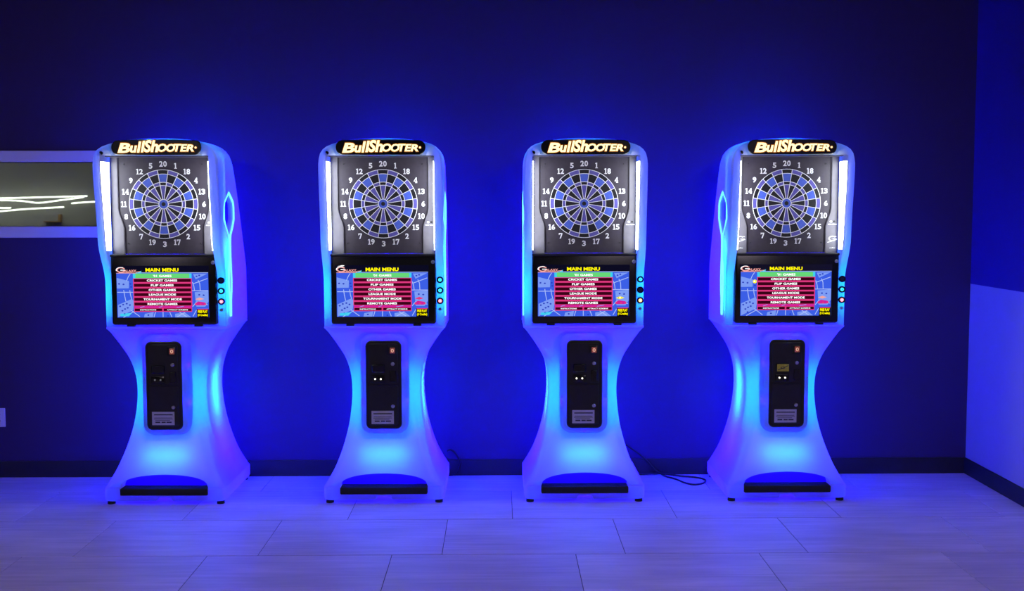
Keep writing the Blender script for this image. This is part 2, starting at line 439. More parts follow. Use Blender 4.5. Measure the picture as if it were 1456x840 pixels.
def build_upper():
    verts, faces = [], []
    loops = []
    def loop(fn):
        base = len(verts)
        for i in range(NO): verts.append(fn(i))
        loops.append(base)
    def st(ins, yfn):
        def fn(i):
            x, z = OUT[i]; nx, nz = onormal(i)
            if i in (0, NO - 1): nx, nz = (-1 if x > 0 else 1), 0
            return (x + nx * ins, yfn(x, z), z + nz * ins)
        return fn
    # recess plate, recess wall, front ring, outer skin, back
    def inner(yfn, grow=0.0):
        def fn(i):
            x, z = OUT[i]
            if abs(x) >= 0.331: xi = math.copysign(OPX + grow, x); zi = max(ZB + 0.012 - grow, min(z, ZTOPO + grow))
            else: xi = x * (OPX + grow) / 0.331; zi = ZTOPO + grow
            if abs(x) >= 0.331 and z > 1.96: zi = min(ZTOPO + grow, 1.96 + (z - 1.96) * 0.7)
            return (xi, yfn(x, zi), zi)
        return fn
    loop(inner(lambda x, z: 0.03))
    loop(inner(lambda x, z: yfront(x, z) + 0.006))
    loop(inner(lambda x, z: yfront(x, z), 0.006))
    loop(st(0.016, lambda x, z: yfront(x, z)))
    loop(st(0.005, lambda x, z: yfront(x, z) + 0.006))
    loop(st(0.0, lambda x, z: yfront(x, z) + 0.02))
    for s in (0.12, 0.16, 0.22, 0.35, 0.5, 0.65, 0.8):
        def fy(x, z, s=s):
            a = yfront(x, z) + 0.02; return a + (yback(z) - 0.03 - a) * s
        loop(st(-0.004 if s > 0.2 else (0.006 if s < 0.15 else 0.002), fy))
    loop(st(-0.002, lambda x, z: yback(z) - 0.03))
    loop(st(0.008, lambda x, z: yback(z) - 0.009))
    loop(st(0.03, lambda x, z: yback(z)))
    for a, b in zip(loops, loops[1:]):
        for i in range(NO - 1):
            faces.append((a + i, a + i + 1, b + i + 1, b + i))
        faces.append((a + NO - 1, a, b, b + NO - 1))
    for base in (loops[0], loops[-1]):
        for i in range((NO - 1) // 2):
            j = NO - 1 - i
            f = (base + i, base + i + 1, base + j - 1, base + j)
            if i + 1 == j - 1: f = (base + i, base + i + 1, base + j)
            faces.append(f)
    me = mesh_from('upper_shell', verts, faces, SHELL); fix_normals(me)
    return me

SLOT_C = 0.085
SLOT = [(0, 1.79), (0.095, 1.735), (0.105, 1.71), (0.105, 1.64), (0.075, 1.60), (0.018, 1.545), (0.012, 1.50), (0.012, 1.42), (0.018, 1.38), (0.026, 1.28), (0.022, 1.22),
        (0.008, 1.17), (0.004, 1.08)]
SLOTP = [(SLOT_C + a, z) for a, z in SLOT] + [(SLOT_C - a, z) for a, z in reversed(SLOT[1:])]
def offset_poly(p, d):
    n = len(p); out = []
    for i in range(n):
        a, b, c = p[i - 1], p[i], p[(i + 1) % n]
        def nrm(u, v):
            dx, dz = v[0] - u[0], v[1] - u[1]; l = math.hypot(dx, dz) or 1; return (dz / l, -dx / l)
        n1, n2 = nrm(a, b), nrm(b, c); mx, mz = n1[0] + n2[0], n1[1] + n2[1]; l = math.hypot(mx, mz) or 1
        k = min(1.6, 1 / max(0.4, (l / 2)))
        out.append((b[0] - mx / l * d * k, b[1] - mz / l * d * k))
    return out
def slot_cutter(s):
    mb = MB()
    mb.prism([[(s * (HW - 0.035), y, z) for y, z in SLOTP], [(s * (HW + 0.06), y, z) for y, z in SLOTP]])
    me = mb.mesh('cut', SHELL); fix_normals(me); return me
M = {}
up = boolean(build_upper(), [slot_cutter(-1), slot_cutter(1)])
up.shade_smooth(); up.set_sharp_from_angle(angle=math.radians(38)); M['upper_shell'] = up
for s, key in ((-1, 'slot_l'), (1, 'slot_r')):
    o_in, o_out = offset_poly(SLOTP, -0.0005), offset_poly(SLOTP, 0.010)
    n = len(SLOTP); x0, x1 = s * (HW - 0.001), s * (HW + 0.0058)
    mb = MB()
    L4 = [[(x0, y, z) for y, z in o_out], [(x1, y, z) for y, z in o_out], [(x1, y, z) for y, z in o_in], [(x0, y, z) for y, z in o_in]]
    mb.prism(L4 + [L4[0]], cap0=False, cap1=False)
    me = mb.mesh('slot_light', RIM); fix_normals(me); M[key] = me

    mb = MB(); mb.prism([[(s * (HW - 0.034), y, z) for y, z in o_in], [(s * (HW - 0.030), y, z) for y, z in o_in]]); M['panel_' + key] = mb.mesh('slot_shade_panel', SHADE_TINT); fix_normals(M['panel_' + key])  # tinted plate: slot floor darkened by colour, as recess shade

# pedestal: rings from the floor to the cabinet
HWT = [(0.012, 0.340), (0.10, 0.336), (0.14, 0.314), (0.20, 0.282), (0.27, 0.255), (0.34, 0.234), (0.42, 0.216), (0.51, 0.204), (0.62, 0.197), (0.73, 0.203), (0.83, 0.230), (0.915, 0.278), (0.98, 0.322), (1.004, 0.338)]
YFT = [(0.012, -0.125), (0.12, -0.121), (0.20, -0.102), (0.30, -0.065), (0.45, -0.018), (0.62, 0.0), (0.75, 0.0), (0.88, -0.010), (1.004, -0.024)]
YBT = [(0.012, 0.512), (0.12, 0.509), (0.62, 0.49), (1.004, 0.509)]
def ring(hw, yf, yb, z, r, n=7):
    cy, hy = (yf + yb) / 2, (yb - yf) / 2
    return [(x, y + cy, z) for x, y in rrect(hw, hy, r, n)]
def build_pedestal():
    R = [ring(0.325, -0.113, 0.505, 0.018, 0.03), ring(0.338, -0.124, 0.508, 0.022, 0.035), ring(0.343, -0.129, 0.512, 0.034, 0.038), ring(0.343, -0.129, 0.512, 0.092, 0.038),
         ring(0.341, -0.127, 0.51, 0.098, 0.038), ring(0.337, -0.122, 0.507, 0.102, 0.038)]
    for k in range(1, 45):
        z = 0.102 + (1.000 - 0.102) * k / 45
        rr = 0.042 + 0.03 * math.exp(-((z - 0.6) / 0.22) ** 2)
        R.append(ring(interp(HWT, z), interp(YFT, z), interp(YBT, z), z, rr))
    R += [ring(0.340, -0.026, 0.509, 1.002, 0.04), ring(0.345, -0.032, 0.512, 1.006, 0.04), ring(0.345, -0.032, 0.512, 1.014, 0.04), ring(0.342, -0.028, 0.510, 1.0185, 0.04)]
    mb = MB(); mb.prism(R); me = mb.mesh('pedestal', SHELL); fix_normals(me)
    arch = [(-0.248, 0.055), (0.248, 0.055), (0.248, 0.100)] + [(0.244 * math.cos(math.radians(a)), 0.105 + 0.068 * math.sin(math.radians(a)) ** 0.8) for a in range(10, 171, 8)] + [(-0.248, 0.100)]
    ln = MB(); ln.prism([[(x * 0.998, -0.0355, z) for x, z in arch], [(x * 0.998, -0.040, z) for x, z in arch]]); M['foot_well_shade'] = ln.mesh('foot_well_shade', SHADE_TINT); fix_normals(M['foot_well_shade'])  # tinted plate standing in for shade where LEDs barely reach
    c1 = MB(); c1.prism([[(x, -0.2, z) for x, z in arch], [(x, -0.035, z) for x, z in arch]]); m1 = c1.mesh('c', SHELL); fix_normals(m1)
    notch = [(-0.062, 0.0), (0.062, 0.0), (0.033, 0.044), (-0.033, 0.044)]
    c2 = MB(); c2.prism([[(x, -0.2, z) for x, z in notch], [(x, -0.06, z) for x, z in notch]]); m2 = c2.mesh('c', SHELL); fix_normals(m2)
    out = boolean(me, [m1, m2]); out.shade_smooth(); out.set_sharp_from_angle(angle=math.radians(35)); return out
M['pedestal'] = build_pedestal()

DZ = 0.683
M['door_housing'] = rr_solid(0.128, 0.286, 0.055, 0, DZ, [(-0.012, 0.025), (-0.008, -0.010), (-0.004, -0.042), (0.0, -0.055), (0.004, -0.064), (0.012, -0.071), (0.026, -0.073)]).mesh('door_housing', SHELL, 50)
fix_normals(M['door_housing'])
def rs(name, hw, hh, r, cx, cz, stations, mat, smooth=40, n=5):
    me = rr_solid(hw, hh, r, cx, cz, stations, n=n).mesh(name, mat, smooth); fix_normals(me); M[name] = me
rs('coin_door', 0.101, 0.257, 0.032, 0, DZ, [(0, 0.03), (0, 0.014), (0.004, 0.010)], BLACK)
def D(px, py): return ((px / 5.8 + 795 - 830.3) / 248.0, (715.3 - (py / 5.8 + 475)) / 246.0)
def dbox(name, x0, x1, y0, y1, st_, mat, r=0.006):
    a = D(x0, y1); b = D(x1, y0)
    rs(name, (b[0] - a[0]) / 2, (b[1] - a[1]) / 2, r, (a[0] + b[0]) / 2, (a[1] + b[1]) / 2, st_, mat, n=3)
DOORM = pmat('door_plate', (0.016, 0.016, 0.019), 0.45, noise=((25, 25, 25), 0.2))
dbox('upper_door', 82, 322, 76, 408, [(0, 0.011), (0, 0.008), (0.002, 0.006)], DOORM, 0.012)
dbox('lower_door', 82, 322, 420, 752, [(0, 0.011), (0, 0.008), (0.002, 0.006)], DOORM, 0.012)
dbox('bill_acceptor', 112, 214, 248, 312, [(0, 0.007), (0, -0.004), (0.004, -0.008)], BLACKGLOSS, 0.004)
dbox('coin_entry', 106, 216, 336, 396, [(0, 0.007), (0, 0.0), (0.003, -0.002)], BLACKGLOSS, 0.004)
dbox('coin_slot_plate', 258, 306, 300, 388, [(0, 0.007), (0, 0.001), (0.002, -0.001)], BLACKGLOSS, 0.004)
dbox('credit_bezel', 240, 312, 92, 166, [(0, 0.007), (0, 0.001), (0.003, -0.001)], BLACK, 0.004)
dbox('credit_display', 260, 300, 108, 154, [(0, 0.002), (0, -0.003), (0.001, -0.004)], pmat('red_display', (0.3, 0.05, 0.04), 0.4, noise=((60, 60, 60), 0.2), emit=(0.9, 0.22, 0.18), estr=0.16), 0.002)
dbox('notice', 104, 286, 632, 742, [(0, 0.0065), (0, 0.005)], PAPER, 0.001)
dbox('sticker', 116, 212, 252, 312, [(0, -0.008), (0, -0.0088)], YEL, 0.001)
fl = Flat()
a = D(268, 146); b = D(292, 116)
fl.text('0', a[0], b[0], a[1], b[1], -0.0045, 0, 0.02)
M['credit_digit'] = fl.mesh('credit_digit', [emat('digit_glow', (1.0, 0.55, 0.4), 0.7)])
fl = Flat()
for (x0, x1, yy, h) in ((120, 272, 656, 9), (122, 268, 682, 4), (118, 272, 692, 4), (130, 250, 703, 4)):
    a = D(x0, yy + h / 2); b = D(x1, yy - h / 2); fl.rect(a[0], b[0], a[1], b[1], 0.0045)
for (x0, x1) in ((130, 170), (180, 214), (220, 262)):
    a = D(x0, 724); b = D(x1, 713); fl.rect(a[0], b[0], a[1], b[1], 0.0045)
M['notice_print'] = fl.mesh('notice_print', [INK])
fl = Flat()
a = D(122, 300); b = D(206, 264)
fl.ring((a[0] + b[0]) / 2, (a[1] + b[1]) / 2, 0.006, 0.010, -0.0092, 0, 20, 330, 16, 1.4, 0.7)
fl.line([(a[0], a[1]), ((a[0] + b[0]) / 2, a[1] + 0.010), (b[0], b[1])], 0.004, -0.0092)
M['sticker_print'] = fl.mesh('sticker_print', [INK])
mb = MB(); disc(mb, 0, 0, 0.0105, -0.006, 0.006, 18, 0, 0.002); disc(mb, 0, 0, 0.005, -0.008, -0.006, 12, 0)
M['lock'] = mb.mesh('lock', STEEL, 40); fix_normals(M['lock'])
mb = MB(); disc(mb, 0, 0, 0.0048, -0.003, 0.004, 12)
for k_, c_, s_ in (('coin_lamp_on', (1.0, 0.95, 0.75), 2.5), ('coin_lamp_dim', (0.7, 0.7, 0.8), 0.18)):
    M[k_] = mb.mesh('coin_lamp', emat(k_, c_, s_)); fix_normals(M[k_])

# cash box behind the coin door
mb = MB(); mb.bbox(-0.095, 0.095, 0.012, 0.16, 0.325, 0.90, 0.006); M['cash_box'] = mb.mesh('cash_box', pmat('grey_steel_box', (0.25, 0.25, 0.27), 0.5, noise=((20, 20, 20), 0.1)))
# foot bar, feet
mb = MB(); mb.bbox(-0.2465, 0.2465, -0.137, -0.042, 0.0555, 0.096, 0.007); M['foot_bar'] = mb.mesh('foot_bar', RUBBER, 40)
mb = MB()
mb.prism([[(0.022 * math.cos(k * math.pi / 8), 0.022 * math.sin(k * math.pi / 8), z) for k in range(16)] for z in (0.0, 0.020)])
M['foot'] = mb.mesh('foot', RUBBER, 40); fix_normals(M['foot'])

# board plate and raised side panels
BC = 1.727
mb = MB(); mb.bbox(-0.296, 0.296, 0.002, 0.028, 1.44, 1.998, 0.002); M['board_plate'] = mb.mesh('board_plate', PLATE)
for s, key in ((-1, 'side_panel_l'), (1, 'side_panel_r')):
    prof = [(0.296, 1.998), (0.254, 1.998), (0.254, 1.70), (0.250, 1.675), (0.228, 1.61), (0.224, 1.59), (0.224, 1.44), (0.296, 1.44)]
    mb = MB()
    mb.prism([[(s * x, 0.004, z) for x, z in prof], [(s * x, -0.006, z) for x, z in prof], [(s * (x if x > 0.29 else x + 0.003), -0.009, z) for x, z in prof]])
    M[key] = mb.mesh('side_panel', PANELG); fix_normals(M[key])
mb = MB(); disc(mb, 0, 0, 0.004, -0.002, 0.003, 10); M['screw'] = mb.mesh('screw', BLACK); fix_normals(M['screw'])

# dartboard (in its own frame, centre at 0,0)
RD, RDI, RT, RTI, RB, RBB = 0.1935, 0.1695, 0.1232, 0.1052, 0.0265, 0.0115
mb = MB(); disc(mb, 0, 0, 0.1975, -0.002, 0.004, 80, 0, 0.001); M['dartboard'] = mb.mesh('dartboard', SEG_K, 40); fix_normals(M['dartboard'])
def wedge(r0, r1, name, mat):
    h = math.radians(9) ; g = 0.0010; n = 6
    def arc(r, ins): return [(r, -h + g / r + ins / r + (2 * (h - g / r - ins / r)) * k / n) for k in range(n + 1)]
    loops = []
    for ins, y in ((0, -0.001), (0, -0.004), (0.0008, -0.005)):
        p = arc(r0 + g + ins, ins) + arc(r1 - g - ins, ins)[::-1]
        loops.append([(r * math.sin(a), y, r * math.cos(a)) for r, a in p])
    mb = MB(); mb.prism(loops); me = mb.mesh(name, mat); fix_normals(me); return me
for nm, r0, r1 in (('double', RDI, RD), ('outer', RT, RDI), ('triple', RTI, RT), ('inner', RB, RTI)):
    M['seg_%s_k' % nm] = wedge(r0, r1, 'segment', SEG_K)
    M['seg_%s_c' % nm] = wedge(r0, r1, 'segment', SEG_B if nm == 'outer' else SEG_V)
mb = MB(); disc(mb, 0, 0, RB - 0.001, -0.005, -0.001, 32, 0, 0.0008); M['bull'] = mb.mesh('bull', SEG_B, 40); fix_normals(M['bull'])
mb = MB(); disc(mb, 0, 0, RBB, -0.007, -0.001, 24, 0, 0.001); M['bull_eye'] = mb.mesh('bull_eye', SEG_K, 40); fix_normals(M['bull_eye'])
mb = MB(); WW = 0.0032
for r in (RD, RDI, RT, RTI, RB):
    n = 80
    q = [[(rr * math.cos(2 * math.pi * k / n), y, rr * math.sin(2 * math.pi * k / n)) for k in range(n)] for rr, y in ((r - WW / 2, -0.003), (r - WW / 2, -0.0065), (r + WW / 2, -0.0065), (r + WW / 2, -0.003))]
    mb.prism(q + [q[0]], cap0=False, cap1=False)
for k in range(20):
    a = math.radians(9 + 18 * k); c, s = math.cos(a), math.sin(a)
    def P(r, w, y): return (r * s + w * c, y, r * c - w * s)
    mb.prism([[P(RB, -WW / 2, y), P(RB, WW / 2, y), P(RD, WW / 2, y), P(RD, -WW / 2, y)] for y in (-0.003, -0.0068)])
M['spider'] = mb.mesh('spider', WHITE); fix_normals(M['spider'])
# slab numerals
NUMS = [20, 1, 18, 4, 13, 6, 10, 15, 2, 17, 3, 19, 7, 16, 8, 11, 14, 9, 12, 5]
def slab(fl, s, cx, cz, h, y):
    ws = [{'1': 0.48}.get(ch, 0.66) * h for ch in s]; tot = sum(ws) + 0.06 * h * (len(s) - 1); x = cx - tot / 2
    for ch, w in zip(s, ws):
        z0, z1 = cz - h / 2, cz + h / 2; t = 0.14 * h
        if ch == '1':
            m = x + w * 0.52; sw = 0.20 * h
            fl.rect(m - sw / 2, m + sw / 2, z0, z1, y); fl.rect(x + 0.02 * h, x + w, z0, z0 + t, y - 0.0001)
            fl.poly([(m - sw / 2, z1), (m - sw / 2, z1 - 0.2 * h), (x, z1 - 0.24 * h), (x, z1 - 0.10 * h)], y)
        elif ch == '4':
            m = x + w * 0.70; sw = 0.19 * h
            fl.rect(m - sw / 2, m + sw / 2, z0, z1, y); fl.rect(x, x + w, z0 + 0.24 * h, z0 + 0.38 * h, y - 0.0001)
            fl.line([(x + 0.05 * h, z0 + 0.30 * h), (m, z1 - 0.04 * h)], 0.14 * h, y - 0.0002); fl.rect(m - 0.2 * h, x + w, z0, z0 + 0.11 * h, y - 0.0003)
        elif ch == '7':
            fl.rect(x, x + w, z1 - 0.2 * h, z1, y); fl.rect(x, x + 0.13 * h, z1 - 0.34 * h, z1, y - 0.0001)
            fl.poly([(x + w, z1 - 0.15 * h), (x + w - 0.22 * h, z1 - 0.2 * h), (x + 0.14 * h, z0), (x + 0.38 * h, z0)], y - 0.0002)
        else:
            fl.text(ch, x, x + w, z0, z1, y, 0, 0.035)
        x += w + 0.06 * h
for k, nmb in enumerate(NUMS):
    fl = Flat(); slab(fl, str(nmb), 0, 0, 0.0315, 0.0); M['num%d' % k] = fl.mesh('number', [WHITE])
# small switch decal and the maker's mark
fl = Flat()
fl.dot(-0.008, 0.006, 0.006, 0, 0, 12, 1.2); fl.dot(0.010, 0.006, 0.006, 0, 1, 12, 1.1); fl.rect(-0.024, -0.004, -0.0125, -0.0075, 0); fl.rect(0.000, 0.026, -0.0125, -0.0075, 0)
M['decal'] = fl.mesh('switch_decal', [WHITE, SEG_K])
fl = Flat()
fl.ring(0, 0, 0.013, 0.018, 0, 0, 40, 330, 20, 1.25, 0.85); fl.rect(0.002, 0.024, -0.004, 0.0, 0); fl.line([(-0.028, -0.022), (0.0, -0.014), (0.028, -0.004)], 0.0035, 0); fl.rect(0.008, 0.026, 0.010, 0.0135, 0)
M['maker_mark'] = fl.mesh('maker_mark', [WHITE])
fl = Flat(); fl.poly([(-0.016, -0.056), (0.016, -0.056), (0.016, -0.053), (0.006, -0.053), (0.004, -0.050), (-0.004, -0.053), (-0.016, -0.053)], 0)
M['maker_line'] = fl.mesh('maker_line', [WHITE])

# screen frame, screen and menu
rs('screen_frame', 0.297, 0.201, 0.016, 0, 1.2335, [(0, 0.028), (0, -0.012), (0.004, -0.020), (0.010, -0.022)], BLACKGLOSS)
mb = MB(); mb.bbox(-0.297, 0.297, -0.030, 0.02, 1.425, 1.44, 0.005); M['frame_ledge'] = mb.mesh('frame_ledge', BLACK)
mb = MB(); mb.bbox(-0.022, 0.022, -0.026, 0.0, 1.0225, 1.034, 0.003); M['frame_clip'] = mb.mesh('frame_clip', BLACK)
def S(px, py): return ((px / 8 + 755 - 829.6) / 248.5, (715 - (py / 8 + 365)) / 246.0)
def srect(fl, x0, x1, y0, y1, y, mi):
    a = S(x0, y1); b = S(x1, y0); fl.rect(a[0], b[0], a[1], b[1], y, mi)
def stext(fl, s, x0, x1, y0, y1, y, mi, bold=0.02, shear=0.0):
    a = S(x0, y1); b = S(x1, y0); fl.text(s, a[0], b[0], a[1], b[1], y, mi, bold, shear)
a = S(62, 690); b = S(1108, 95)
mb = MB(); mb.box(a[0], b[0], -0.0235, -0.018, a[1], b[1]); M['screen'] = mb.mesh('screen', pmat('dark_screen', (0.004, 0.004, 0.008), 0.15, noise=((20, 20, 20), 0.1), emit=(0.002, 0.002, 0.012), estr=1.0))
SM = [emat('scr_blue', lin('#3c5fe6'), 1.0), emat('scr_light', lin('#7d9cf5'), 1.0), emat('scr_pale', lin('#a9bdfa'), 1.0), emat('scr_deep', lin('#2b3fc0'), 1.0),
      emat('scr_pink', lin('#e0387e'), 1.0), emat('scr_maroon', lin('#3a0418'), 1.0), emat('scr_green', lin('#66d878'), 1.0), emat('scr_cyan', lin('#3fd0f0'), 1.0),
      emat('scr_white', (1, 1, 1), 1.3), emat('scr_yellow', lin('#fff000'), 1.1), emat('scr_black', lin('#0a0508'), 1.0), emat('scr_magenta', lin('#d0209a'), 1.0), emat('scr_rose', lin('#f5a5a0'), 1.0)]
BL, LT, PL, DP, PK, MR, GR, CY, WH, YE, BK, MG, RO = range(13)
def build_screen(var):
    f = Flat(); y = -0.0240
    srect(f, 72, 1100, 178, 682, y, BL)
    y -= 0.0004
    # faint enlarged dartboard and circuit blocks behind the menu
    for q in ([(75, 232), (212, 268), (208, 350), (75, 352)], [(80, 540), (240, 470), (262, 500), (250, 600), (120, 660), (80, 680)], [(945, 395), (1098, 380), (1098, 500), (1060, 560), (960, 560)], [(930, 190), (1090, 186), (960, 250)], [(380, 640), (480, 620), (470, 680), (370, 680)], [(720, 640), (830, 625), (900, 680), (720, 680)]):
        f.poly([S(*p) for p in q], y, LT)
    y -= 0.0004
    for q in ([(78, 395), (262, 395)], [(915, 378), (1098, 378)], [(150, 370), (158, 430), (172, 498)], [(218, 370), (226, 430), (240, 478)], [(228, 186), (205, 220), (184, 268)], [(985, 258), (1004, 300), (1008, 378)],
              [(922, 280), (938, 330), (944, 378)], [(930, 300), (1092, 240)], [(140, 680), (262, 612)], [(228, 600), (325, 672)], [(500, 620), (482, 678)], [(585, 615), (585, 678)], [(660, 620), (684, 678)], [(830, 625), (742, 676)],
              [(770, 622), (850, 675)], [(918, 560), (960, 510), (1090, 540)], [(960, 600), (920, 670)]):
        f.line([S(*p) for p in q], 0.0042, y, PL)
    for q in ((100, 300), (150, 305), (105, 555), (140, 535), (180, 525), (215, 540), (130, 605), (160, 585), (190, 572), (155, 640), (228, 300), (235, 335), (995, 425), (1045, 430), (970, 215), (1000, 205), (640, 665), (420, 655)):
        c_ = S(*q); f.dot(c_[0], c_[1], 0.0045, y, DP, 8, 1.3)
    f.poly([S(105, 640), S(240, 628), S(200, 668), S(105, 668)], y, CY) if var != 3 else None
    # pink framework, rows
    y -= 0.0004
    srect(f, 258, 916, 238, 552, y, PK); srect(f, 262, 912, 552, 572, y, MG); srect(f, 262, 912, 572, 618, y, PK)
    y -= 0.0004
    srect(f, 262, 912, 182, 236, y, GR); srect(f, 258, 285, 182, 236, y - 0.0002, CY); srect(f, 890, 915, 182, 236, y - 0.0002, CY)
    f.poly([S(290, 180), S(355, 152), S(350, 180)], y, CY)
    rows = [(245, 279, 'CRICKET GAMES', 413, 752), (299, 333, 'FLIP GAMES', 456, 712), (352, 387, 'OTHER GAMES', 430, 736), (405, 439, 'LEAGUE MODE', 432, 736), (458, 492, 'TOURNAMENT MODE', 370, 800), (512, 546, 'REMOTE GAMES', 415, 750)]
    for y0, y1, s, x0, x1 in rows:
        srect(f, 267, 905, y0, y1, y, MR); stext(f, s, x0, x1, y0 + 5, y1 - 5, y - 0.0006, WH, 0.03)
    stext(f, "'01 GAMES", 484, 690, 197, 224, y - 0.0006, WH, 0.02)
    for x0, x1, s, t0, t1 in ((270, 576, 'INSTRUCTIONS', 330, 510), (594, 905, 'ATTRACT SCREENS', 630, 866)):
        srect(f, x0, x1, 580, 608, y, MR); stext(f, s, t0, t1, 588, 602, y - 0.0006, WH, 0.02)
    for x0, x1 in ((330, 440), (540, 640), (740, 880)):
        f.line([S(x0, 570), S(x1 - 60, 554)], 0.003, y, LT)
    # header
    srect(f, 290, 1100, 171, 177, y, PL); srect(f, 72, 300, 176, 181, y, RO)
    stext(f, 'MAIN MENU', 400, 770, 122, 163, y, YE, 0.04)
    c_ = S(125, 142); f.ring(c_[0], c_[1], 0.010, 0.0155, y, RO, 30, 340, 24, 1.75, 1.0); f.ring(c_[0], c_[1], 0.0135, 0.0162, y - 0.0003, WH, 60, 200, 14, 1.75, 1.0)
    srect(f, 120, 175, 140, 148, y - 0.0003, WH)
    stext(f, 'ALAXY', 158, 298, 140, 166, y - 0.0004, RO, 0.03)
    f.line([S(100, 174), S(230, 170), S(345, 160)], 0.003, y - 0.0005, RO)
    # credit box
    srect(f, 966, 1098, 585, 684, y, BK); f.poly([S(966, 584), S(1098, 584), S(1085, 594), S(975, 594)], y - 0.0002, PK)
    stext(f, 'FREE PLAY', 976, 1086, 600, 630, y - 0.0004, YE, 0.05); stext(f, '(0 Credits)', 974, 1088, 641, 674, y - 0.0004, YE, 0.04)
    # moving sprites at the right edge
    for (q, m_) in (([(950, 520), (985, 500), (1060, 512), (1075, 532), (1050, 545), (960, 545)], MG),):
        f.poly([S(*p) for p in q], y, m_)
    for px in (958, 1010, 1058): c_ = S(px, 532); f.dot(c_[0], c_[1], 0.0055, y - 0.0002, PK, 10, 1.2)
    mid = {0: RO, 1: PK, 2: YE, 3: RO}[var]
    f.poly([S(950, 475), S(1000, 455), S(1050, 472), S(1000, 488)], y - 0.0002, mid); c_ = S(1000, 470); f.dot(c_[0], c_[1], 0.004, y - 0.0004, WH if var == 2 else mid, 10)
    if var == 3:
        c_ = S(232, 290); f.dot(c_[0], c_[1], 0.011, y, YE, 16); f.dot(c_[0] - 0.002, c_[1] + 0.001, 0.005, y - 0.0003, WH, 12)
    if var == 1: f.poly([S(78, 108), S(140, 94), S(168, 98), S(150, 106)], y, WH)
    return f.mesh('menu_print', SM)
for v in range(4): M['menu%d' % v] = build_screen(v)

# marquee
MY = -0.108
M['marquee'] = rr_solid(0.249, 0.041, 0.040, 0, 2.0445, [(0, MY + 0.03), (0, MY - 0.003), (0.003, MY - 0.006)], n=10).mesh('marquee', BLACKGLOSS, 40); fix_normals(M['marquee'])
def Q(px, py): return ((px / 2.8 + 700 - 831.3) / 251.0, (715 - (py / 2.8 + 170)) / 246.0 - 0.003)
LET = [('B', 218, 267, 98, 136), ('u', 266, 294, 108, 135), ('l', 293, 311, 92, 135), ('l', 308, 326, 90, 134), ('S', 320, 351, 87, 134), ('h', 346, 377, 88, 133), ('O', 373, 409, 101, 132), ('O', 407, 442, 102, 132),
       ('T', 436, 466, 102, 131), ('E', 461, 489, 103, 131), ('R', 484, 515, 104, 131)]
fo, fy_ = Flat(), Flat()
for ch, x0, x1, y0, y1 in LET:
    a = Q(x0, y1); b = Q(x1, y0)
    g = 0.0035
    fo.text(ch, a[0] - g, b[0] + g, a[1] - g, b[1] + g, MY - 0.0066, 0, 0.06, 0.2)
    fy_.text(ch, a[0], b[0], a[1], b[1], MY - 0.0074, 0, 0.035, 0.2)
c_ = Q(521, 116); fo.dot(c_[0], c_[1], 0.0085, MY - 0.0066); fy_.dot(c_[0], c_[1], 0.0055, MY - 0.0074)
M['letter_halo'] = fo.mesh('letter_halo', [emat('halo_orange', (0.55, 0.16, 0.0), 0.75)])  # orange glow around the letters, drawn as an enlarged emissive copy
M['letters'] = fy_.mesh('letters', [emat('letter_cream', (1.0, 0.86, 0.45), 1.6)])
mb = MB(); disc(mb, 0, 0, 0.010, -0.006, 0.01, 16, 0, 0.003); M['camera_lens'] = mb.mesh('camera_lens', BLACKGLOSS, 40); fix_normals(M['camera_lens'])

# white light strips on the inner faces of the wings
for s, key in ((-1, 'strip_l'), (1, 'strip_r')):
    mb = MB(); loops = []
    for k in range(9):
        z = 1.462 + (1.965 - 1.462) * k / 8
        ya = yfront(0.34, z) + 0.014; yb_ = -0.030
        x0, x1 = s * (OPX + 0.002), s * (OPX - 0.006)
        loops.append([(x0, ya, z), (x1, ya, z), (x1, yb_, z), (x0, yb_, z)])
    mb.prism(loops); me = mb.mesh('light_strip', [STRIPBODY, STRIP]); fix_normals(me)
    for p in me.polygons:
        if p.normal.x * s < -0.9 or p.normal.y < -0.7: p.material_index = 1
    M[key] = me
mb = MB(); mb.box(-0.290, 0.290, -0.100, -0.002, 1.9945, 1.9985); M['soffit_light_block'] = mb.mesh('soffit_light_block', PLATE)  # opaque plate added to keep strip light out of the marquee cavity
for s, key in ((-1, 'light_block_l'), (1, 'light_block_r')):
    mb = MB(); loops = []
    for k in range(9):
        z = 1.462 + (1.965 - 1.462) * k / 8; ya = yfront(0.34, z) + 0.012
        loops.append([(s * (OPX + 0.0015), ya, z), (s * (OPX - 0.0015), ya, z), (s * (OPX - 0.0015), -0.026, z), (s * (OPX + 0.0015), -0.026, z)])
    mb.prism(loops); M[key] = mb.mesh('wing_light_block', BLACK); fix_normals(M[key])  # opaque plates added to stop strip light bleaching the wings
mb = MB(); mb.prism([[(x, 0.004 * math.cos(k * math.pi / 4), 0.004 * math.sin(k * math.pi / 4)) for k in range(8)] for x in (0.0, 0.0025)])
M['strip_screw'] = mb.mesh('screw', BLACK); fix_normals(M['strip_screw'])

